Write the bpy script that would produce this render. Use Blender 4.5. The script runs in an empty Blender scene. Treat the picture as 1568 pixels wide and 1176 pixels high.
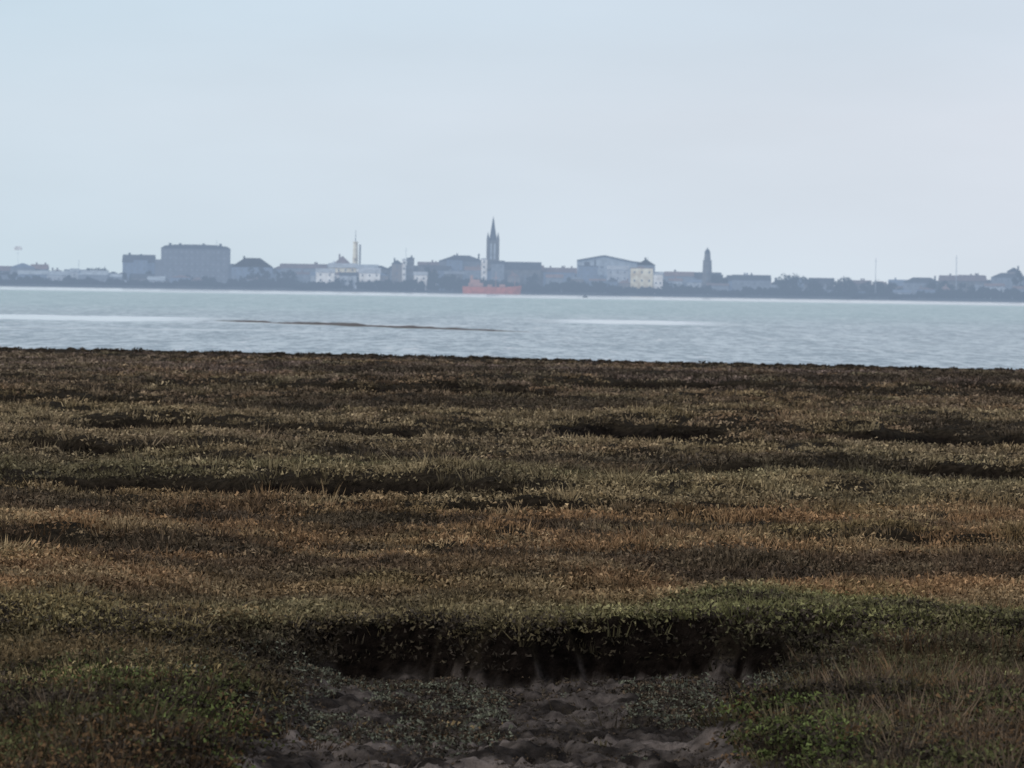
import bpy, math, random
import numpy as np
from mathutils import Matrix, Vector
random.seed(4); rng=np.random.default_rng(11)
F=7459.0; CZ=3.2; WZ=-0.6; HP=147.0; ROLL=0.0159
scene=bpy.context.scene
COL=scene.collection

def P(x,y,D):
    u=(x-784)+ROLL*(y-588); v=(y-588)-ROLL*(x-784)
    return u/F*D, CZ-(v+HP)/F*D

# ------------------------------------------------------------ noise
def _h(xi,yi,s):
    h=(xi*374761393+yi*668265263+s*1442695041)&0xffffffff
    h=((h^(h>>13))*1274126177)&0xffffffff
    return (h^(h>>16)).astype(np.float64)/4294967296.0
def vn(x,y,s=0):
    x=np.asarray(x,float);y=np.asarray(y,float)
    xf=np.floor(x);yf=np.floor(y);xi=xf.astype(np.int64);yi=yf.astype(np.int64)
    fx=x-xf;fy=y-yf;fx=fx*fx*(3-2*fx);fy=fy*fy*(3-2*fy)
    a=_h(xi,yi,s);b=_h(xi+1,yi,s);c=_h(xi,yi+1,s);d=_h(xi+1,yi+1,s)
    return (a+(b-a)*fx)*(1-fy)+(c+(d-c)*fx)*fy
def fbm(x,y,s=0,o=4):
    t=0;a=.5;n=0
    for i in range(o):
        t=t+a*vn(x*2**i+i*17.3,y*2**i+i*9.1,s+i);n+=a;a*=.5
    return t/n
def ss(v,a,b):
    t=np.clip((v-a)/(b-a),0,1);return t*t*(3-2*t)

# ------------------------------------------------------------ materials
def nmat(name):
    m=bpy.data.materials.new(name);m.use_nodes=True
    nt=m.node_tree;bs=nt.nodes['Principled BSDF'];return m,nt,bs
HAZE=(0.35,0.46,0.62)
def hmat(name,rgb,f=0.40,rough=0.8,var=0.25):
    """distant material: diffuse surface with sea haze imitated by a constant mix of emission"""
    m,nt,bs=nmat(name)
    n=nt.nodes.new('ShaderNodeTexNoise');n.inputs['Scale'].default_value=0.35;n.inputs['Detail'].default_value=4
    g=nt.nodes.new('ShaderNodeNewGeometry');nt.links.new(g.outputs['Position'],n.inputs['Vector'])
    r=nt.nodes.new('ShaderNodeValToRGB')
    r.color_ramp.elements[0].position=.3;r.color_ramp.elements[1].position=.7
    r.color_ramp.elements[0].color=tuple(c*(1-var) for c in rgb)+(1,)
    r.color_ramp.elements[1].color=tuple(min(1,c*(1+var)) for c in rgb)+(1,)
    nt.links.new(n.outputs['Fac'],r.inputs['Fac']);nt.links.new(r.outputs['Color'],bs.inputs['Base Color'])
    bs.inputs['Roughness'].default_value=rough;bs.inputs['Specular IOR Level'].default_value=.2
    e=nt.nodes.new('ShaderNodeEmission');e.inputs['Color'].default_value=HAZE+(1,)  # haze put into the material as a bluish glow; also lifts shaded faces
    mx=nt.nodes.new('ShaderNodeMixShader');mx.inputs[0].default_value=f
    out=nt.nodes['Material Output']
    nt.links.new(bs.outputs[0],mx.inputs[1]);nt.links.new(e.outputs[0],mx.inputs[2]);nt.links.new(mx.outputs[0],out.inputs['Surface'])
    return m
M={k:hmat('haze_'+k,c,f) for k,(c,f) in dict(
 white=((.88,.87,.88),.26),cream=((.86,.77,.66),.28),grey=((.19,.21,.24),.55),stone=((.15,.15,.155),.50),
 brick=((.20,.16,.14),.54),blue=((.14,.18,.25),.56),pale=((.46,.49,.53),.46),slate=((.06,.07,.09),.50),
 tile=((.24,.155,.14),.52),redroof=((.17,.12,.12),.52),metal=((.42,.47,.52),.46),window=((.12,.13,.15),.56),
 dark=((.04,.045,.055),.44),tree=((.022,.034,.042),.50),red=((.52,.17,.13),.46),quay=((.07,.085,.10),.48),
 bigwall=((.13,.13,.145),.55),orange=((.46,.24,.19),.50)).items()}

def attr_mat(name,rough=.85,bump=0,bscale=20,spec=.2,var=.35,vscale=6,bd=.05):
    m,nt,bs=nmat(name)
    a=nt.nodes.new('ShaderNodeAttribute');a.attribute_name='Col'
    n=nt.nodes.new('ShaderNodeTexNoise');n.inputs['Scale'].default_value=vscale;n.inputs['Detail'].default_value=6
    g=nt.nodes.new('ShaderNodeNewGeometry');nt.links.new(g.outputs['Position'],n.inputs['Vector'])
    mr=nt.nodes.new('ShaderNodeMapRange');mr.inputs[1].default_value=.3;mr.inputs[2].default_value=.7
    mr.inputs[3].default_value=1-var;mr.inputs[4].default_value=1+var
    nt.links.new(n.outputs['Fac'],mr.inputs[0])
    v=nt.nodes.new('ShaderNodeVectorMath');v.operation='SCALE'
    nt.links.new(a.outputs['Color'],v.inputs[0]);nt.links.new(mr.outputs[0],v.inputs['Scale'])
    nt.links.new(v.outputs[0],bs.inputs['Base Color'])
    bs.inputs['Roughness'].default_value=rough;bs.inputs['Specular IOR Level'].default_value=spec
    if bump:
        n2=nt.nodes.new('ShaderNodeTexNoise');n2.inputs['Scale'].default_value=bscale;n2.inputs['Detail'].default_value=7;n2.inputs['Roughness'].default_value=.65
        nt.links.new(g.outputs['Position'],n2.inputs['Vector'])
        b=nt.nodes.new('ShaderNodeBump');b.inputs['Strength'].default_value=bump;b.inputs['Distance'].default_value=bd
        nt.links.new(n2.outputs['Fac'],b.inputs['Height']);nt.links.new(b.outputs[0],bs.inputs['Normal'])
    return m

# ------------------------------------------------------------ mesh helpers
def np_mesh(name,V,Fc,C=None,mat=None,smooth=False,k=3):
    me=bpy.data.meshes.new(name)
    me.vertices.add(len(V));me.vertices.foreach_set('co',V.astype(np.float32).ravel())
    nf=len(Fc);me.loops.add(nf*k);me.loops.foreach_set('vertex_index',Fc.astype(np.int32).ravel())
    me.polygons.add(nf);me.polygons.foreach_set('loop_start',np.arange(0,nf*k,k,dtype=np.int32))
    me.update(calc_edges=True)
    if smooth: me.polygons.foreach_set('use_smooth',np.ones(nf,bool))
    if C is not None:
        a=me.color_attributes.new('Col','FLOAT_COLOR','POINT')
        c4=np.ones((len(V),4),np.float32);c4[:,:3]=C;a.data.foreach_set('color',c4.ravel())
    o=bpy.data.objects.new(name,me);COL.objects.link(o)
    if mat: me.materials.append(mat)
    return o
class MB:
    def __init__(s): s.v=[];s.f=[]
    def add(s,v,f):
        o=len(s.v);s.v+=v;s.f+=[tuple(i+o for i in q) for q in f]
    def box(s,x0,x1,y0,y1,z0,z1):
        s.add([(x0,y0,z0),(x1,y0,z0),(x1,y1,z0),(x0,y1,z0),(x0,y0,z1),(x1,y0,z1),(x1,y1,z1),(x0,y1,z1)],
              [(0,3,2,1),(4,5,6,7),(0,1,5,4),(1,2,6,5),(2,3,7,6),(3,0,4,7)])
    def gable(s,x0,x1,y0,y1,z0,z1,ax='x',hip=0):
        if ax=='x':
            ym=(y0+y1)/2;v=[(x0,y0,z0),(x1,y0,z0),(x1,y1,z0),(x0,y1,z0),(x0+hip,ym,z1),(x1-hip,ym,z1)]
            f=[(0,3,2,1),(0,1,5,4),(2,3,4,5),(0,4,3),(1,2,5)]
        else:
            xm=(x0+x1)/2;v=[(x0,y0,z0),(x1,y0,z0),(x1,y1,z0),(x0,y1,z0),(xm,y0+hip,z1),(xm,y1-hip,z1)]
            f=[(0,3,2,1),(0,1,4),(1,2,5,4),(2,3,5),(3,0,4,5)]
        s.add(v,f)
    def frus(s,x,y,z0,z1,r0,r1,n=8,ph=None):
        ph=math.pi/n if ph is None else ph
        v=[(x+r0*math.cos(2*math.pi*i/n+ph),y+r0*math.sin(2*math.pi*i/n+ph),z0) for i in range(n)]
        v+=[(x+r1*math.cos(2*math.pi*i/n+ph),y+r1*math.sin(2*math.pi*i/n+ph),z1) for i in range(n)]
        s.add(v,[(i,(i+1)%n,n+(i+1)%n,n+i) for i in range(n)]+[tuple(range(n-1,-1,-1)),tuple(range(n,2*n))])
    def obj(s,name,mat,parent=None):
        if not s.v: return None
        me=bpy.data.meshes.new(name);me.from_pydata(s.v,[],s.f);me.materials.append(mat);me.update()
        o=bpy.data.objects.new(name,me);COL.objects.link(o)
        if parent: o.parent=parent
        return o
def empty(name):
    e=bpy.data.objects.new(name,None);COL.objects.link(e);return e

# ------------------------------------------------------------ terrain
def creek(x,y,pts,w,dep,seed):
    """returns (depth, far-lip ridge)"""
    xs=[p[0] for p in pts];ys=[p[1] for p in pts]
    yc=np.interp(x,xs,ys)+ (fbm(x*.4,x*0+seed,seed)-.5)*.04*ys[0]
    ww=w*(.55+.9*vn(x*.5,x*0+3,seed+5))
    inside=ss(x,xs[0]-.5,xs[0]+2.5)*(1-ss(x,xs[-1]-2.5,xs[-1]+.5))
    sd=(y-yc)/ww;dd=np.abs(sd)
    lip=np.exp(-((sd-1.9)/.7)**2)*inside*dep*.28
    return dep*(1-ss(dd,.7,1.1))*inside, lip
CREEKS=[([(-18,75.5),(-6,77),(-3,75.5),(1,74.5)],2.3,.62,31),
 ([(.5,105),(5,109),(10,105),(20,102)],4.0,.7,37),
 ([(-10,107),(-3,105),(1,104),(6,99)],2.6,.5,41),
 ([(-28,128),(-16,131),(-8,129)],4.2,.6,43),
 ([(-5,158),(6,162),(28,155)],4,.5,47),
 ([(-4,69),(1,70.5),(5,69.5)],1.2,.4,53),
 ([(2,86),(7,88),(15,85)],1.8,.45,57),
 ([(-15,90),(-9,92),(-3,89)],1.6,.42,58),
 ([(-8,59),(-5,59.6),(-2,58.6)],.8,.3,59),
 ([(2.5,62),(5,63),(10,62)],.9,.3,65),
 ([(-20,148),(-8,151),(2,147)],3.5,.4,69)]
def edge_y(x):
    return 221-x*0.36+(fbm(x*.12,x*0+.5,7)-.5)*9+(vn(x*.9,x*0,9)-.5)*1.6
def hum(x,y):
    return fbm(x*.36,y*.26,3,4)
def band(x,y):
    # shore-parallel zonation of the marsh
    return fbm(x*9.0/(y+8)*.9,np.log(np.maximum(y,5))*17+x*.03,141,3)
def parts(x,y):
    nb=(fbm(x*.8,y*.8,21,4)-.5)
    k=46.7+nb*2.6+np.clip(-x-1,0,9)*.10+(vn(x*2.2,x*0+1,25)-.5)*.35
    back=1-ss(y,k-.25-1.3*ss(np.abs(x-.6),2.0,3.5),k+.25)
    ml=(1-ss(x,-2.9+nb*1.6,-1.85+nb*1.6))*(1-ss(y,39.0+nb*3,40.6+nb*3))
    mr=ss(x,1.75+nb*1.6,2.6+nb*1.6)*(1-ss(y,40.3+nb*3,42.4+nb*3))
    side=np.maximum(ss(-x,1.2,3.2)*.60,ss(x,2.0,3.6)*.62)
    return back,ml,mr,side
def H(x,y):
    hm=hum(x,y)
    z=(hm-.5)*.40+(fbm(x*1.6,y*.8,2,3)-.5)*.24+(band(x,y)-.5)*.22*ss(y,48,56)
    c=np.zeros_like(x);lip=np.zeros_like(x)
    for q in CREEKS:
        a,l=creek(x,y,*q);c=np.maximum(c,a);lip=np.maximum(lip,l)
    z=(z+lip)*(1-.7*ss(y,165,205))-c
    back,ml,mr,side=parts(x,y)
    b=back*(1-.80*np.maximum(ml,mr))*(1-side)
    mud=(fbm(x*2.0,y*1.3,61,5)-.5)*.14+(fbm(x*7,y*6,63,5)-.5)*.20-np.maximum(0,.05-np.abs(fbm(x*1.1,y*1.0,67,4)-.5))*1.6
    z=z*(1-.55*b)-.58*b+mud*b
    e=ss(y,edge_y(x)-.3,edge_y(x)+.6)
    return z*(1-e)-1.1*e, b, c

d=np.concatenate([np.linspace(20,36,90)[:-1],np.linspace(36,50,480)[:-1],np.exp(np.linspace(math.log(50),math.log(262),720))])
rows=len(d);cols=760
t=np.linspace(-1,1,cols)
t=t*.62+.38*t**3
Y,T=np.meshgrid(d,t,indexing='ij');X=T*(Y*.20+3)
Z,B,C=H(X,Y)
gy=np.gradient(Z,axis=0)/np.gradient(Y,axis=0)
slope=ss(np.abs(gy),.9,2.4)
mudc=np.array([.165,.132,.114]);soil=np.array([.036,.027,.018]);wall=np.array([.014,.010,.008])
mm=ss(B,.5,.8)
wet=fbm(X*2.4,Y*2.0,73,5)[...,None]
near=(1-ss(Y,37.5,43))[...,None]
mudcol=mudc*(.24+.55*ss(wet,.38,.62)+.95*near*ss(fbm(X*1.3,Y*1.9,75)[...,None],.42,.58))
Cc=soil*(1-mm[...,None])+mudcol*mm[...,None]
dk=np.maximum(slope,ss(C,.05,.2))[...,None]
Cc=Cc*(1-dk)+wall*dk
idx=np.arange(rows*cols).reshape(rows,cols)
Q=np.stack([idx[:-1,:-1],idx[:-1,1:],idx[1:,1:],idx[1:,:-1]],-1).reshape(-1,4)
V=np.stack([X,Y,Z],-1).reshape(-1,3)
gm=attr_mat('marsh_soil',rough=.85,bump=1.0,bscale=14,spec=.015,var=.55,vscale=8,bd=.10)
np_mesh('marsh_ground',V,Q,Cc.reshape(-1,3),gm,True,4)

mb=MB();mb.add([(-15000,-3000,-1.6),(15000,-3000,-1.6),(15000,30000,-1.6),(-15000,30000,-1.6)],[(0,1,2,3)])
m,nt,bs=nmat('seabed_mud');bs.inputs['Base Color'].default_value=(.08,.07,.06,1);mb.obj('ground',m)

# ------------------------------------------------------------ vegetation
rust=np.array([.310,.182,.094]);brown=np.array([.225,.158,.104]);purp=np.array([.190,.138,.112])
olive=np.array([.225,.185,.100]);green=np.array([.148,.148,.062]);straw=np.array([.40,.30,.17]);dark=np.array([.036,.028,.021])
gg=np.array([.165,.165,.118])
def vegcol(x,y):
    def mixc(a,b,f): return a*(1-f[:,None])+b*f[:,None]
    n=len(x);T_=lambda c: np.tile(c,(n,1))
    k=y+(fbm(x*.25,y*.1,81)-.5)*8
    c=mixc(T_(rust),T_(olive*.92),ss(k,69,78))
    c=mixc(c,T_(brown),ss(k,82,95))
    c=mixc(c,T_(brown*.95),ss(k,110,130))
    c=mixc(c,T_(purp),ss(k,140,175))
    hm=hum(x,y);bd=band(x,y)
    c=mixc(c,T_(olive),.4*ss(fbm(x*.45,y*.30,85),.52,.64))
    c=mixc(c,T_(rust*.85),.4*ss(fbm(x*.4+40,y*.25,87),.52,.64))
    c=mixc(c,T_(green),.30*ss(fbm(x*.8+10,y*.5,89),.58,.70))
    c=mixc(c,T_(straw),.55*ss(fbm(x*.9+70,y*.9,97),.56,.66)*(1-ss(y,110,160)))
    c=mixc(c,T_(straw*.8),.55*ss(bd,.56,.68)*(1-.5*ss(y,110,160)))
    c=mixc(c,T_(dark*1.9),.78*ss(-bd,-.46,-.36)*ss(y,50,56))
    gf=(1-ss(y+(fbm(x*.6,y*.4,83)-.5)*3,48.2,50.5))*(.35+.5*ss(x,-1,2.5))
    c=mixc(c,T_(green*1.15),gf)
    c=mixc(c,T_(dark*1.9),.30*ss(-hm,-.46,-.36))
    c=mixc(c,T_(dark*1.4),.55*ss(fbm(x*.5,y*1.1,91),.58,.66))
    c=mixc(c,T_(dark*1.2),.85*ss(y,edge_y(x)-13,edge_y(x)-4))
    return c
def sample(n,d0,d1,p=1.0):
    u=rng.random(n)
    if p==1: yy=d0*(d1/d0)**u
    else: yy=(d0**(1-p)+u*(d1**(1-p)-d0**(1-p)))**(1/(1-p))
    xx=(rng.random(n)*2-1)*(yy*.128+1.0)
    return xx,yy
TV=[];TC=[]
def tris(p0,p1,p2,c0,c1):
    TV.append(np.stack([p0,p1,p2],1).reshape(-1,3));TC.append(np.stack([c0,c0,c1],1).reshape(-1,3))
def leafvec(N,s):
    A=rng.normal(size=(N,3));A/=np.linalg.norm(A,axis=1)[:,None]
    Bv=rng.normal(size=(N,3));Bv-=A*(A*Bv).sum(1)[:,None];Bv/=np.linalg.norm(Bv,axis=1)[:,None]
    k=(.6+.6*rng.random(N))*s
    return A*(k*.55)[:,None],Bv*(k*1.7)[:,None]
def clumps(n,nb,d0,d1,kind,hs=1.0,p=1.0,colf=None,cmax=.12,filt=None,lk=1.0):
    x,y=sample(n,d0,d1,p)
    z,b,c=H(x,y)
    rr=rng.random(n)
    keep=(b<.42)|((b<.72)&(rr<.62))|(rr<.012)
    keep&=(c<cmax)|(rng.random(n)<.28)
    keep&=y<edge_y(x)-.1
    if filt is not None: keep&=filt(x,y,z,b,c)
    x,y,z,c,b=x[keep],y[keep],z[keep],c[keep],b[keep];n=len(x)
    col=vegcol(x,y) if colf is None else colf(x,y)
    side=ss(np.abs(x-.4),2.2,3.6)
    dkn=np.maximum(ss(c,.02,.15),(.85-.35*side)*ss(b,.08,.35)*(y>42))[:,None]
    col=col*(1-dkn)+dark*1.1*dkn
    col=col*(.5+1.0*rng.random(n))[:,None]
    big=.45+1.1*fbm(x*.9,y*.4,95)
    big=big*(1-.45*ss(c,.05,.3))
    sc=np.repeat(big*(.6+.8*rng.random(n)**1.5)*(1-.65*ss(y,180,212)),nb)*hs*(1+np.repeat(y,nb)/600)
    X=np.repeat(x,nb);Y=np.repeat(y,nb);Z=np.repeat(z,nb);CC=np.repeat(col,nb,0)
    N=n*nb;CC=CC*(.75+.5*rng.random(N))[:,None]
    th=rng.random(N)*2*np.pi;r=np.sqrt(rng.random(N))
    lod=.6+Y/70
    if kind=='blade':
        rad=.13*sc*r
        bx=X+rad*np.cos(th);by=Y+rad*np.sin(th)
        h=(.05+.11*rng.random(N))*sc;lean=(.4+1.1*rng.random(N))*h
        w=.009*lod
        a=rng.random(N)*np.pi;wx=np.cos(a)*w;wy=np.sin(a)*w*.5
        g=(rng.random(N)-.5)*.8
        p0=np.stack([bx-wx,by-wy,Z-.02],1);p1=np.stack([bx+wx,by+wy,Z-.02],1)
        p2=np.stack([bx+lean*np.cos(th+g)*r,by+lean*np.sin(th+g)*r,Z+h],1)
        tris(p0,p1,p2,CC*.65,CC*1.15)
    else:
        ph=np.arccos(rng.random(N));
        R=.17*sc;rr=.6+.4*rng.random(N)
        cx=X+R*2.2*rr*np.sin(ph)*np.cos(th);cy=Y+R*rr*np.sin(ph)*np.sin(th);cz=Z+R*.60*rr*np.cos(ph)
        s=.021*lod*lk
        ctr=np.stack([cx,cy,cz],1)
        A,Bv=leafvec(N,s)
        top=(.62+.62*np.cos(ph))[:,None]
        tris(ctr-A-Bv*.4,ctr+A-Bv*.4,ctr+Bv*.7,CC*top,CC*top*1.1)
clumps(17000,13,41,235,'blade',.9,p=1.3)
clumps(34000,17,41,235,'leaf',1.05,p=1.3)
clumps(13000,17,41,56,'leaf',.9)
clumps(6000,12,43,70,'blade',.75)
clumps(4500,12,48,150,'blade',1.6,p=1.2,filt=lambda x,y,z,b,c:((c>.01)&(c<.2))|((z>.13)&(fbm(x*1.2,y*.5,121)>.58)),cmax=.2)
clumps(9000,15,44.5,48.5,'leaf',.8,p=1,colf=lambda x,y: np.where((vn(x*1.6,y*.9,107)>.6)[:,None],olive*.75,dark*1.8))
# foreground mounds
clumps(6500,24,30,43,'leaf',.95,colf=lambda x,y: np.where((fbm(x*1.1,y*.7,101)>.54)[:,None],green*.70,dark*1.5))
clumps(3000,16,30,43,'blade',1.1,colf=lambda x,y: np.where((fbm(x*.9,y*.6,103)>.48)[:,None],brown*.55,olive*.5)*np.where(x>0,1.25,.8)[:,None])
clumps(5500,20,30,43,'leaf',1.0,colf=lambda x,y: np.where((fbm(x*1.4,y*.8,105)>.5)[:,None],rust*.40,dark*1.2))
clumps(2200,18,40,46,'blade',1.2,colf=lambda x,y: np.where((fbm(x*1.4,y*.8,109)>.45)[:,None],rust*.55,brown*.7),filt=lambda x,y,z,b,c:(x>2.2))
# mossy green fringes where the mounds meet the mud
clumps(9000,22,34,45,'leaf',.85,colf=lambda x,y: np.tile(green*np.array([.85,1.0,.8]),(len(x),1)),
       filt=lambda x,y,z,b,c:(b>.15)&(b<.6)&(np.abs(x)>1.3)&(fbm(x*1.5,y*.9,131)>.47)&(y<43.5))
def purs(n,xa,xb,ya,yb,thr,big=1.0,dk=.5,s=.02,nb=22):
    x=xa+rng.random(n)*(xb-xa);y=ya+rng.random(n)*(yb-ya)
    k=fbm(x*1.8,y*1.1,111)>thr
    x,y=x[k],y[k];z,b,c=H(x,y);n=len(x)
    X=np.repeat(x,nb);Y=np.repeat(y,nb);Zz=np.repeat(z,nb);N=n*nb
    R=.10*(.3+rng.random(n)**1.6)*big;R=np.repeat(R,nb)
    th=rng.random(N)*6.283;ph=np.arccos(rng.random(N))
    ctr=np.stack([X+R*1.7*np.sin(ph)*np.cos(th),Y+R*np.sin(ph)*np.sin(th),Zz+R*.6*np.cos(ph)],1)
    A,Bv=leafvec(N,np.full(N,s))
    q=rng.random(n)[:,None]
    CC=np.repeat(np.where(q<1-dk-.18,gg,np.where(q<1-dk,brown*.6,dark*1.6)),nb,0)*(.5+.9*rng.random(N))[:,None]
    tris(ctr-A-Bv*.4,ctr+A-Bv*.4,ctr+Bv*.7,CC,CC)
purs(2600,-3.2,-.1,39.5,46.5,.45,1.15)
purs(1200,1.1,3.2,41.5,46,.45,1.15)
purs(3400,-2.4,2.4,38,46.5,.44,.34,dk=.8,s=.013,nb=12)
purs(900,-2.4,2.4,35.5,38,.5,.34,dk=.8,s=.013,nb=12)
V=np.concatenate(TV);Cv=np.concatenate(TC)
vm=attr_mat('salt_marsh_plants',rough=.9,spec=.05,var=.3,vscale=2.2)
np_mesh('marsh_grass',V,np.arange(len(V)).reshape(-1,3),Cv,vm)
print('tris',len(V)//3)

# ------------------------------------------------------------ water
def water():
    ys=np.concatenate([np.linspace(150,700,12),np.linspace(800,3004,10)])
    v=[];f=[]
    for i,yy in enumerate(ys):
        v+=[(-2500,yy,WZ),(2500,yy,WZ)]
        if i: f.append((2*i-2,2*i-1,2*i+1,2*i))
    me=bpy.data.meshes.new('water');me.from_pydata(v,[],f)
    o=bpy.data.objects.new('water',me);COL.objects.link(o)
    m,nt,bs=nmat('estuary_water');me.materials.append(m)
    L=nt.links;N=nt.nodes
    g=N.new('ShaderNodeNewGeometry')
    def noise(sx,sy,det=5,rough=.55):
        mp=N.new('ShaderNodeMapping');mp.inputs['Scale'].default_value=(sx,sy,1)
        L.new(g.outputs['Position'],mp.inputs[0])
        n=N.new('ShaderNodeTexNoise');n.inputs['Scale'].default_value=1;n.inputs['Detail'].default_value=det;n.inputs['Roughness'].default_value=rough
        L.new(mp.outputs[0],n.inputs['Vector']);return n.outputs['Fac']
    def math_(op,a,b=None,c=None):
        n=N.new('ShaderNodeMath');n.operation=op
        for i,q in enumerate((a,b,c)):
            if q is None: continue
            if isinstance(q,(int,float)): n.inputs[i].default_value=q
            else: L.new(q,n.inputs[i])
        return n.outputs[0]
    def mr(v,a,b,c=0,d=1):
        n=N.new('ShaderNodeMapRange');n.interpolation_type='SMOOTHSTEP'
        L.new(v,n.inputs[0])
        for i,q in enumerate((a,b,c,d)): n.inputs[i+1].default_value=q
        return n.outputs[0]
    sep=N.new('ShaderNodeSeparateXYZ');L.new(g.outputs['Position'],sep.inputs[0])
    x,y=sep.outputs[0],sep.outputs[1]
    wob=math_('MULTIPLY',math_('SUBTRACT',noise(.08,.012,6,.7),.5),60)
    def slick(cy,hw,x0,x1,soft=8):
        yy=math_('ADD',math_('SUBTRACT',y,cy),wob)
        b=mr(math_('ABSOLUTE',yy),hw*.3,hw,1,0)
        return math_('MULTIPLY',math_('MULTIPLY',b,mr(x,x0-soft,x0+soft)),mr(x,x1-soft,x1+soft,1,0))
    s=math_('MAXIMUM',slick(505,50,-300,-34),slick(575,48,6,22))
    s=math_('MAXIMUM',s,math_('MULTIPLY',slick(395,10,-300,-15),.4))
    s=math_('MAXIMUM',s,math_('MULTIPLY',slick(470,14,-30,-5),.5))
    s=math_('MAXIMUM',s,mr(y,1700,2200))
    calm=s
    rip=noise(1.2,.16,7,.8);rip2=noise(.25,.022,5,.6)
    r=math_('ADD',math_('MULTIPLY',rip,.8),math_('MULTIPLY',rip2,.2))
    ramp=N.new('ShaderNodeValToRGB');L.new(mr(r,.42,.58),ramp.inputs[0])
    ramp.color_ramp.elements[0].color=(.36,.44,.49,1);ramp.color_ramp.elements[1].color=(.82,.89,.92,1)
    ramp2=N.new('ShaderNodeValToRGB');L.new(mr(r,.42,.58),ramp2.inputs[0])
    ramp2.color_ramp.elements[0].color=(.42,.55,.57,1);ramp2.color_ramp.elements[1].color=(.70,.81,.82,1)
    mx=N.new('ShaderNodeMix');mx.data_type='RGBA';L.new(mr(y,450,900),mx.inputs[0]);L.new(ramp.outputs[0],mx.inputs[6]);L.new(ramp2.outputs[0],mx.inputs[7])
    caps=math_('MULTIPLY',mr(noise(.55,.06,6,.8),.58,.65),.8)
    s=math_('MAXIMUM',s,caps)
    mx2=N.new('ShaderNodeMix');mx2.data_type='RGBA';L.new(s,mx2.inputs[0]);L.new(mx.outputs[2],mx2.inputs[6]);mx2.inputs[7].default_value=(.98,.99,1,1)  # white for foam caps; on slicks, sky reflection put into the base colour
    L.new(mx2.outputs[2],bs.inputs['Base Color'])
    L.new(mr(calm,0,1,.4,.12),bs.inputs['Roughness']);bs.inputs['IOR'].default_value=1.33
    L.new(mr(calm,0,1,.25,.5),bs.inputs['Specular IOR Level'])
    b=N.new('ShaderNodeBump');b.inputs['Distance'].default_value=.5
    L.new(mr(calm,0,1,.7,.02),b.inputs['Strength'])
    L.new(rip,b.inputs['Height']);L.new(b.outputs[0],bs.inputs['Normal'])
water()

def spit():
    n=260;m_=14
    tt=np.linspace(0,1,n);sv=np.linspace(-1,1,m_)
    Tn,S=np.meshgrid(tt,sv,indexing='ij')
    x=-32+34*Tn;yc=500-78*Tn
    w=(3+8*np.sin(np.pi*Tn)**.6)*(.5+vn(Tn*14,Tn*0,5))
    h=.29*np.sin(np.pi*np.clip(Tn,0,1))**.5*(.3+1.0*fbm(Tn*24,Tn*0,9))
    z=WZ-.12+(h+.05)*(1-S**2)+ (fbm(x*3,S*3,12)-.5)*.03
    V=np.stack([x,yc+S*w,z],-1).reshape(-1,3)
    idx=np.arange(n*m_).reshape(n,m_)
    Q=np.stack([idx[:-1,:-1],idx[:-1,1:],idx[1:,1:],idx[1:,:-1]],-1).reshape(-1,4)
    c=np.tile(np.array([.15,.13,.12]),(len(V),1))
    np_mesh('mud_spit',V,Q,c,attr_mat('spit_mud',.8,.3,2),True,4)
spit()

# ------------------------------------------------------------ far shore
mb=MB()
n=160;pts=np.linspace(-900,900,n)
v=[];f=[]
for i,xx in enumerate(pts):
    j=random.uniform(-4,4)
    for (yy,zz) in ((2994+j,-.9),(3001+j,.1),(3004+j,1.0),(3012,1.1),(3600,1.6),(9000,2.0)):
        v.append((xx*(yy/3000 if yy>3020 else 1)*(1 if yy<3100 else 1.5),yy,zz+(random.uniform(-.25,.25) if yy<3010 else 0)))
    if i:
        a=(i-1)*6;b=i*6
        f+=[(a+k,b+k,b+k+1,a+k+1) for k in range(5)]
mb.add(v,f);mb.obj('far_shore',M['quay'])

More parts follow.
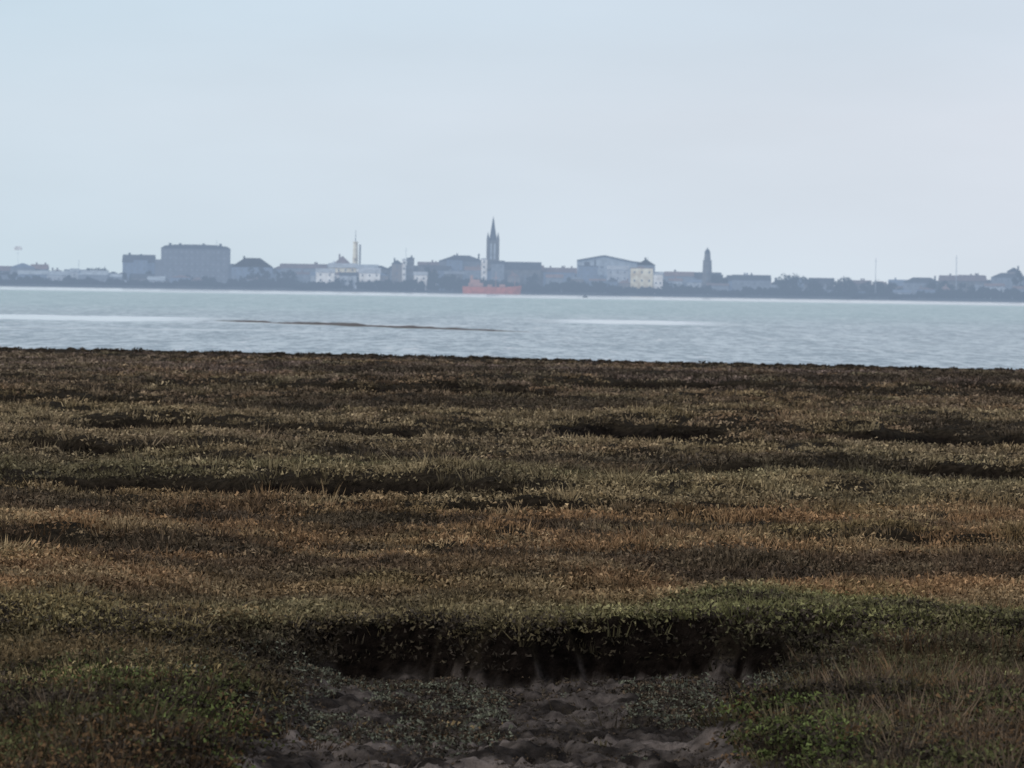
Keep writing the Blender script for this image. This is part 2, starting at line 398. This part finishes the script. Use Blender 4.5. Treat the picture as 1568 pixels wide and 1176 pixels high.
def windows(mb,x0,x1,yf,z0,z1,st,nx,ww=1.0,wh=1.3):
    if nx<1: return
    fh=(z1-z0)/st
    for s in range(st):
        for i in range(nx):
            cx=x0+(i+.5)*(x1-x0)/nx;cz=z0+(s+.55)*fh
            mb.box(cx-ww/2,cx+ww/2,yf-.06,yf+.1,cz-wh/2,cz+wh/2)
def house(name,px0,px1,ywall,yridge,D,wall,roof,kind='x',depth=10,st=None,chim=1,win=True,base=.9,nx=None):
    xm=(px0+px1)/2
    x0,_=P(px0,ywall,D);x1,_=P(px1,ywall,D);zw=P(xm,ywall,D)[1];zr=P(xm,yridge,D)[1]
    e=empty(name)
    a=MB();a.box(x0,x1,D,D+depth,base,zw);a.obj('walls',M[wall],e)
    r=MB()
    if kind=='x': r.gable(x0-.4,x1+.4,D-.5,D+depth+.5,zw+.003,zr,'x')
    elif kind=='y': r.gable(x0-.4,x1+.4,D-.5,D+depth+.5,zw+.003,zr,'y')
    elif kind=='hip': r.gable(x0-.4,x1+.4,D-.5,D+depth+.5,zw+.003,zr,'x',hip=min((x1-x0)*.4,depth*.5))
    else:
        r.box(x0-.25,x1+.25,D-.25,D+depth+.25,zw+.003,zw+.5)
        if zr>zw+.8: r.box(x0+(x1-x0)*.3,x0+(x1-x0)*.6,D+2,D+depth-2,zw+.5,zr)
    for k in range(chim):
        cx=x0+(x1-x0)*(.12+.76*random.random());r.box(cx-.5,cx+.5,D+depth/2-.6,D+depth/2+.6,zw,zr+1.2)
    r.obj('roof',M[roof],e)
    if win:
        wm=MB();st=st or max(1,int((zw-base)/3.3));nx=nx or max(1,int((x1-x0)/3.9))
        windows(wm,x0,x1,D,base,zw,st,nx);
        cx=(x0+x1)/2+random.uniform(-1,1);wm.box(cx-.55,cx+.55,D-.09,D+.1,base,base+2.1)
        wm.obj('windows_and_door',M['window'],e)
    return e
def sky_y(x):
    return np.interp(x,[-150,0,120,185,350,430,500,600,670,745,800,880,1000,1060,1120,1180,1300,1400,1500,1568,1750],
                       [402,405,407,410,412,408,406,405,401,400,409,413,416,419,421,425,430,428,423,423,425])
x=-150
walls=['grey','blue','brick','blue','stone','grey','pale','pale'];roofs=['slate','slate','redroof','blue','tile','grey']
while x<1740:
    w=random.uniform(18,46);D=3060+random.uniform(0,60)
    yr=sky_y(x+w/2)+random.uniform(-3,7);yw=yr+random.uniform(5,10)
    house('town_house',x,x+w,yw,yr,D,random.choice(walls[:7]),random.choice(roofs),random.choice(['x','x','y','hip']),depth=random.uniform(9,14),chim=random.choice([0,1,2]))
    x+=w*random.uniform(.7,1.05)
x=-150
while x<1740:
    w=random.uniform(12,34);D=3016+random.uniform(0,22)
    yr=sky_y(x+w/2)+random.uniform(8,16);yw=yr+random.uniform(3,6)
    if random.random()<.8:
        house('waterfront_house',x,x+w,yw,yr,D,random.choice(walls+['white'] if random.random()<.5 else walls),random.choice(roofs),random.choice(['x','y','hip','x']),depth=9,chim=random.choice([0,1]))
    x+=w*random.uniform(.9,1.5)

def big_block():
    D=3050;e=empty('apartment_block')
    x0,_=P(247,385,D);x1,_=P(350,385,D);zt=P(298,381,D)[1];zr=P(298,374.5,D)[1]
    a=MB();a.box(x0,x1,D,D+22,1,zt);a.box(x0-4,x0-.01,D+3,D+18,1,zt-7);a.box(x1+.01,x1+3,D+3,D+18,1,zt-9);a.obj('walls',M['bigwall'],e)
    r=MB();s=[(0,0),(.06,.65),(.2,.92),(.5,1),(.8,.92),(.94,.65),(1,0)]
    xs=[x0-.5+(x1-x0+1)*q for q,_ in s];zs=[zt+.003+(zr-zt)*q for _,q in s];n=len(s)
    r.add([(xx,D-.6,z) for xx,z in zip(xs,zs)]+[(xx,D+22.6,z) for xx,z in zip(xs,zs)],
          [tuple(range(n))]+[tuple(range(2*n-1,n-1,-1))]+[(i,i+n,i+n+1,i+1) for i in range(n-1)]+[(0,n-1,2*n-1,n)])
    for q in (.1,.25,.6,.85): r.box(x0+(x1-x0)*q,x0+(x1-x0)*q+1.5,D+8,D+10,zt,zr+.8)
    r.obj('roof',M['slate'],e)
    w=MB();windows(w,x0+1,x1-1,D,2,zt-.5,6,12,1.3,1.3);w.obj('windows',M['grey'],e)
    c=MB()
    for k in range(1,6): c.box(x0,x1,D-.25,D-.003,2+k*(zt-2.5)/6-.15,2+k*(zt-2.5)/6+.1)
    c.obj('balcony_slabs',M['grey'],e)
big_block()
house('gabled_warehouse',188,236,402,390,3055,'blue','slate','x',12,chim=2)
house('gabled_warehouse',205,226,398,389,3052,'blue','slate','y',10,chim=0)
house('hip_roof_hall',355,416,409,395,3045,'blue','dark','hip',16,chim=1)
house('long_terrace',430,500,411,404,3048,'grey','redroof','x',10,chim=2)
for (a,b,y0,y1,c) in ((28,72,420,414,'blue'),(72,108,421,415,'pale'),(108,120,416,411,'pale'),(168,186,424,419,'grey'),(226,252,429,423,'pale'),(120,165,421,414,'grey')):
    house('waterfront_shed',a,b,y0,y1,3012,c,'metal','x',8,chim=0)
house('white_hotel',503,545,410,403,3030,'cream','pale','x',12,chim=1)
house('white_hotel',546,578,411,405,3026,'white','metal','x',12,chim=0)
house('white_building',484,512,417,411,3008,'white','pale','x',8,chim=0)
house('white_building',550,582,418,410,3007,'white','pale','x',8,chim=0)
house('white_building',520,546,422,417,3009,'pale','slate','x',8,chim=0)
house('cream_gable_building',512,536,404,392,3040,'cream','tile','y',10,chim=1)
def chimney():
    D=3045;e=empty('brick_chimney_tower')
    x,z0=P(544,405,D);_,z1=P(544,372,D);_,z2=P(544,352,D)
    a=MB();a.frus(x,D,1,z1,2.2,1.4,12);a.frus(x,D,z1+.003,z1+.8,1.7,1.7,12);a.obj('shaft',M['cream'],e)
    a=MB();a.frus(x,D,z1+.8,z2,.3,.1,6);a.obj('mast',M['stone'],e)
    a=MB();
    for k in range(4): a.box(x-.25,x+.25,D-2.3,D-1.4,8+k*3.6,9.2+k*3.6)
    a.box(x+2.4,x+3.4,D-1,D+1,1,z1-1)
    a.obj('slit_windows_and_riser',M['stone'],e)
chimney()
house('white_tower_block',616,622,398,396,3030,'white','pale','flat',6,chim=0,nx=1)
house('tower_block',623,634,396,394,3032,'stone','slate','flat',8,chim=1,nx=2)
house('stone_house',600,616,404,398,3036,'brick','slate','y',8,chim=1)
house('white_building',634,654,421,416,3009,'white','pale','x',8,chim=0)
house('gabled_house',640,672,406,401,3050,'stone','redroof','x',10)
house('market_hall',672,742,400,391,3052,'bigwall','slate','hip',20,chim=2)
house('gabled_house',684,708,398,390,3048,'blue','slate','y',12,chim=0)
house('gabled_house',650,690,414,407,3040,'blue','slate','x',12,chim=1)
def church():
    D=3034;e=empty('church')
    x0,_=P(745,380,D);x1,_=P(764.5,380,D);xc=(x0+x1)/2;w=(x1-x0)
    zt=P(755,368,D)[1];zs=P(755,331,D)[1];zb=P(755,402,D)[1];yc=D+w/2
    a=MB();a.box(x0,x1,D,D+w,1,zb)
    a.box(x0+.6,x1-.6,D+.6,D+w-.6,zb+.003,zt)
    for sx in (x0,x1-1.7):
        for sy in (D,D+w-1.7):
            a.box(sx,sx+1.7,sy,sy+1.7,zb+.003,zt+1)
    a.box(x0-.25,x1+.25,D-.25,D+w+.25,zb-.5,zb-.05)
    a.obj('tower',M['stone'],e)
    a=MB()
    for sx in (x0+.85,x1-.85):
        for sy in (D+.85,D+w-.85): a.frus(sx,sy,zt+1.003,zt+5.2,.95,.05,6)
    a.obj('pinnacles',M['slate'],e)
    a=MB();a.frus(xc,yc,zt+.003,zt+4,2.7,1.9,8);a.frus(xc,yc,zt+4,zs,1.9,.08,8);a.obj('spire',M['slate'],e)
    a=MB()
    for k in (-1,1): a.box(xc+k*1.15-.55,xc+k*1.15+.55,D+.52,D+.7,zb+2,zt-2)
    a.box(xc-.8,xc+.8,D-.08,D+.1,zb-9,zb-5);a.obj('belfry_openings',M['metal'],e)
    a=MB();_,zn=P(790,412,D);a.box(x1+.01,x1+26,D+.5,D+12,1,zn)
    a.obj('nave_walls',M['stone'],e)
    a=MB();a.gable(x1+.01,x1+26.5,D,D+12.5,zn+.003,zn+4.5,'x');a.obj('nave_roof',M['slate'],e)
    a=MB();windows(a,x1+1,x1+25,D+.5,3,zn,1,7,1.2,4);a.obj('nave_windows',M['window'],e)
church()
house('white_tower_house',737,746,397,395,3022,'white','pale','flat',6,chim=0,nx=1)
house('pale_house',712,736,414,408,3022,'grey','tile','x',8)
house('brick_warehouse',752,772,404,399,3020,'grey','slate','x',8,chim=0)
house('long_terrace',775,832,414,406,3040,'stone','tile','x',10,chim=3)
house('long_terrace',832,880,417,410,3040,'blue','redroof','x',10,chim=2)
def modern():
    D=3046;e=empty('harbour_theatre')
    a=MB()
    pr=[(884,425),(884,400),(918,394),(926,393),(968,402),(1000,406),(1000,430)]
    q=[P(px,py,D) for px,py in pr];q[0]=(q[0][0],1);q[-1]=(q[-1][0],1);n=len(q)
    a.add([(u,D,z) for u,z in q]+[(u,D+18,z) for u,z in q],[tuple(range(n-1,-1,-1)),tuple(range(n,2*n))]+[(i,i+1,i+1+n,i+n) for i in range(n-1)])
    a.obj('walls',M['metal'],e)
    a=MB()
    for (u0,z0),(u1,z1) in zip(q[1:5],q[2:6]):
        a.add([(u0,D-.8,z0+.02),(u1,D-.8,z1+.02),(u1,D+18.5,z1+.02),(u0,D+18.5,z0+.02),(u0,D-.8,z0+.9),(u1,D-.8,z1+.9),(u1,D+18.5,z1+.9),(u0,D+18.5,z0+.9)],
              [(0,3,2,1),(4,5,6,7),(0,1,5,4),(1,2,6,5),(2,3,7,6),(3,0,4,7)])
    a.obj('roof',M['slate'],e)
    a=MB();windows(a,q[1][0]+1,q[3][0],D,3,q[1][1]-1,3,5,2.2,1.6);a.obj('windows',M['window'],e)
modern()
house('flats',886,915,408,401,3030,'blue','slate','flat',10)
house('pale_office',930,962,413,407,3028,'pale','pale','x',10,chim=0)
house('cream_apartments',966,1000,411,408,3018,'cream','tile','flat',10,chim=0,st=3,nx=3)
house('cream_apartments',1001,1015,420,416,3018,'white','pale','x',10,chim=0,st=1,nx=2)
house('gabled_house',975,1003,406,397,3038,'grey','dark','y',9,chim=1)
house('long_terrace',1018,1062,423,416,3040,'grey','tile','x',10,chim=2)
def monument():
    D=3036;e=empty('domed_tower')
    x,z1=P(1083,400,D);_,z2=P(1083,388,D);_,z3=P(1083,380.5,D)
    a=MB();a.frus(x,D,1,z1,3.6,2.7,12);a.frus(x,D,z1+.003,z1+.5,2.9,2.9,12);a.frus(x,D,z1+.503,z2,2.2,1.8,12);a.obj('tower',M['stone'],e)
    a=MB();a.frus(x,D,z2+.003,z2+1.6,1.9,1.5,12);a.frus(x,D,z2+1.6,z2+2.8,1.5,.5,12);a.frus(x,D,z2+2.8,z3+1,.3,.1,6);a.obj('dome',M['slate'],e)
    a=MB()
    for k in range(3): a.box(x-.4,x+.4,D-3.6,D-2.7,6+k*4,7.8+k*4)
    a.obj('openings',M['window'],e)
monument()
house('gabled_house',1062,1104,424,417,3044,'stone','slate','x',10)
house('bungalow',1122,1180,429,421,3030,'grey','slate','x',10,chim=1)
house('bungalow',1232,1262,434,429,3030,'stone','slate','x',10)
house('bungalow',1385,1440,433,425,3040,'grey','slate','hip',12)
house('bungalow',1440,1510,430,422,3045,'stone','redroof','x',12,chim=2)
house('bungalow',1520,1568,425,418,3045,'grey','slate','hip',12)
house('stone_house',1544,1562,416,410,3050,'brick','slate','y',9)
def mast(name,px,yt,yb,D=3030,r=.35,head=False):
    x,zt=P(px,yt,D);e=empty(name);a=MB();a.frus(x,D,1,zt,r,r*.45,8)
    a.frus(x,D,1,2.2,r*2.2,r*1.6,8)
    a.box(x-.7,x+.7,D-.1,D+.1,zt-2.0,zt-1.85);a.obj('pole',M['metal'],e)
    if head:
        b=MB();b.box(x-2.4,x+2.4,D-.9,D+.4,zt+.003,zt+1.7);b.box(x-1.6,x+1.6,D-.9,D+.4,zt+1.703,zt+2.4);b.obj('lamp_head',M['white'],e)
mast('radio_mast',1341,395,430,r=.25);mast('radio_mast',1464.5,391,420,r=.35)
mast('radio_mast',622,379,400,r=.2);mast('radio_mast',121,398,412,r=.2);mast('radio_mast',332,368,380,D=3062,r=.2);mast('radio_mast',992,393,410,D=3042,r=.25)
mast('floodlight_mast',28,383,405,r=.1,head=True)

def ship():
    D=2975;e=empty('red_ship')
    xa,_=P(708,445,D);xb,_=P(799,445,D);L=xb-xa;n=24
    a=MB();zs=[-1.0,.2,2.6,3.6];v=[];f=[]
    for i in range(n+1):
        t=i/n;hb=4.2*min(1,(1-((max(0,t-.68))/.32)**2)**.5 if t<1 else 0)*(1-.25*max(0,.12-t)/.12)
        sheer=1.3*max(0,t-.6)**2/.16+.25*max(0,.15-t)/.15
        for k,z in enumerate(zs):
            s=[.78,.95,1,1.02][k];xx=xa+t*L*([.955,.97,.99,1][k])+ [.6,.3,.1,0][k]
            zz=z+(sheer if k>=2 else 0)
            v+=[(xx,D-hb*s,zz),(xx,D+hb*s,zz)]
    m_=8
    for i in range(n):
        o=i*m_;q=o+m_
        for k in range(3):
            f+=[(o+2*k,q+2*k,q+2*k+2,o+2*k+2),(o+2*k+1,o+2*k+3,q+2*k+3,q+2*k+1)]
        f+=[(o+6,q+6,q+7,o+7)]
    f+=[(0,2,4,6,7,5,3,1)]
    a.add(v,f);a.obj('hull',M['red'],e)
    a=MB();x=xa+L*.10;a.box(x,x+9,D-3,D+3,3.7,6.0);a.box(x+1,x+7,D-2.6,D+2.6,6.003,8.0)
    a.box(xa+L*.42,xa+L*.50,D-2.5,D+2.5,3.7,5.0);a.box(xa+L*.62,xa+L*.72,D-2.5,D+2.5,3.7,5.2);a.obj('superstructure',M['orange'],e)
    a=MB();windows(a,x+1,x+7,D-2.6,6.2,7.8,1,5,.8,.8);windows(a,x,x+9,D-3,4,6.0,1,6,.5,.5);a.obj('portholes',M['orange'],e)
    a=MB();a.frus(x+2,D,8.003,10.5,1.0,.8,10);a.frus(xa+L*.56,D,3.7,13,.25,.12,6);a.box(xa+L*.56-2,xa+L*.56+2,D-.15,D+.15,9,9.25);a.frus(xa+L*.88,D,4.6,10,.2,.1,6);a.obj('funnel_and_masts',M['orange'],e)
ship()
def buoy():
    D=2200;x,_=P(896,458,D);e=empty('navigation_buoy')
    a=MB();a.frus(x,D,WZ-.3,WZ+.4,1.2,1.2,14);a.frus(x,D,WZ+.4,WZ+.7,1.2,.6,14);a.frus(x,D,WZ+.7,WZ+1.2,.35,.12,8);a.obj('float_and_cage',M['dark'],e)
buoy()

TV.clear();TC.clear()
def crowns():
    cs=[]
    xx=-160
    while xx<1740:
        D=3044+random.uniform(-24,60);yt=sky_y(xx)+random.uniform(3,13)
        cs.append((xx,yt,D,random.uniform(5,11)));xx+=random.uniform(6,16)
    xx=-160
    while xx<1740:
        if not any(a<xx<b for a,b in ((226,252),(482,514),(548,586),(614,652),(964,1017),(704,802))) and vn(np.array([xx*.035]),np.array([.3]),77)[0]>.42:
            cs.append((xx,sky_y(xx)+random.uniform(15,23),3009+random.uniform(0,3),random.uniform(4,8)))
        else: cs.append((xx,sky_y(xx)+random.uniform(24,27),3005,random.uniform(4,8)))
        xx+=random.uniform(4,9)
    for px,yt,w in ((1196,418,14),(1208,414,16),(1222,417,14),(1238,426,10),(1252,426,12),(1282,424,13),(1295,423,12),(1308,429,10),(1330,431,12),(1350,431,12),(1365,430,10),(1098,419,10),(1108,422,10),(390,401,10),(405,403,10),(1558,411,8),(142,409,10),(155,409,9),(660,405,9),(1140,424,8)):
        cs.append((px,yt,3014 if 1180<px<1320 else 3034,w))
    allp=[]
    for px,yt,D,w in cs:
        x,zt=P(px,yt,D);rx=w*.4022*1.1;base=.8;zt=max(zt,base+2);hz=(zt-base)/2;zc=base+hz
        for k in range(8):
            a=random.random()*6.28;r=random.random()**.5*.7;q=random.uniform(-.8,.65)
            cx=x+rx*r*math.cos(a);cy=D+rx*r*math.sin(a)*.6;cz=zc+hz*q;s=rx*random.uniform(.3,.5)
            m_=55;dd=rng.normal(size=(m_,3));dd/=np.linalg.norm(dd,axis=1)[:,None];dd*=(.6+.5*rng.random(m_))[:,None]
            allp.append(np.array([cx,cy,cz])+dd*np.array([s,s*.7,min(s,hz*.5)]))
    p=np.concatenate(allp);N=len(p);A=rng.normal(size=(N,3))*.5;Bv=rng.normal(size=(N,3))*.5
    V=np.stack([p-A,p+A,p+Bv*1.4],1).reshape(-1,3)
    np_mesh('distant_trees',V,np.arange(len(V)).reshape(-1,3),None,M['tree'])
crowns()

# ------------------------------------------------------------ sky and light
w=bpy.data.worlds.new("World");scene.world=w;w.use_nodes=True
nt=w.node_tree;N=nt.nodes;L=nt.links;bg=N['Background']
SE=math.radians(34);AZ=math.radians(-130)
sky=N.new('ShaderNodeTexSky');sky.sky_type='NISHITA';sky.sun_disc=False;sky.sun_elevation=SE;sky.sun_rotation=AZ
tc=N.new('ShaderNodeTexCoord');sep=N.new('ShaderNodeSeparateXYZ');L.new(tc.outputs['Generated'],sep.inputs[0])
ra=N.new('ShaderNodeValToRGB');L.new(sep.outputs[2],ra.inputs[0]);cr=ra.color_ramp
cr.elements[0].position=0;cr.elements[0].color=(.685,.785,.875,1)
cr.elements[1].position=1;cr.elements[1].color=(.42,.47,.54,1)
for p_,c in ((.015,(.695,.78,.88)),(.035,(.70,.77,.87)),(.055,(.65,.745,.855)),(.15,(.62,.70,.80)),(.4,(.50,.56,.64))):
    e=cr.elements.new(p_);e.color=c+(1,)
mp=N.new('ShaderNodeMapping');mp.inputs['Scale'].default_value=(6,6,22);L.new(tc.outputs['Generated'],mp.inputs[0])
no=N.new('ShaderNodeTexNoise');no.inputs['Scale'].default_value=1.3;no.inputs['Detail'].default_value=5;L.new(mp.outputs[0],no.inputs['Vector'])
mr=N.new('ShaderNodeMapRange');L.new(no.outputs['Fac'],mr.inputs[0]);mr.inputs[1].default_value=.3;mr.inputs[2].default_value=.7;mr.inputs[3].default_value=9.8;mr.inputs[4].default_value=10.8
vs=N.new('ShaderNodeVectorMath');vs.operation='SCALE';L.new(ra.outputs[0],vs.inputs[0]);L.new(mr.outputs[0],vs.inputs['Scale'])
mr2=N.new('ShaderNodeMapRange');L.new(sep.outputs[0],mr2.inputs[0]);mr2.inputs[1].default_value=-.12;mr2.inputs[2].default_value=.12
rt=N.new('ShaderNodeValToRGB');L.new(mr2.outputs[0],rt.inputs[0]);rt.color_ramp.elements[0].color=(.91,.97,.985,1);rt.color_ramp.elements[1].color=(1.01,.98,.985,1)
vm2=N.new('ShaderNodeVectorMath');vm2.operation='MULTIPLY';L.new(vs.outputs[0],vm2.inputs[0]);L.new(rt.outputs[0],vm2.inputs[1])
mx=N.new('ShaderNodeMix');mx.data_type='RGBA';mx.inputs[0].default_value=.88
L.new(sky.outputs[0],mx.inputs[6]);L.new(vm2.outputs[0],mx.inputs[7]);L.new(mx.outputs[2],bg.inputs['Color']);bg.inputs['Strength'].default_value=.1
sl=bpy.data.lights.new('sun','SUN');sl.energy=1.1;sl.angle=math.radians(14);sl.color=(1,.95,.88)
so=bpy.data.objects.new('sun',sl);COL.objects.link(so)
dirv=Vector((math.sin(AZ)*math.cos(SE),math.cos(AZ)*math.cos(SE),math.sin(SE)))
so.rotation_euler=dirv.to_track_quat('Z','Y').to_euler()

# ------------------------------------------------------------ camera
cam=bpy.data.cameras.new('camera');co=bpy.data.objects.new('camera',cam);COL.objects.link(co)
cam.sensor_width=36;cam.lens=36*F/1568;cam.clip_start=.5;cam.clip_end=40000
pitch=math.atan(HP/F)
co.matrix_world=Matrix.Translation((0,0,CZ))@Matrix.Rotation(math.pi/2-pitch,4,'X')@Matrix.Rotation(math.atan(ROLL),4,'Z')
cam.dof.use_dof=True;cam.dof.focus_distance=60;cam.dof.aperture_fstop=cam.lens/28.0
scene.camera=co
scene.view_settings.view_transform='Standard';scene.view_settings.look='None';scene.view_settings.exposure=0
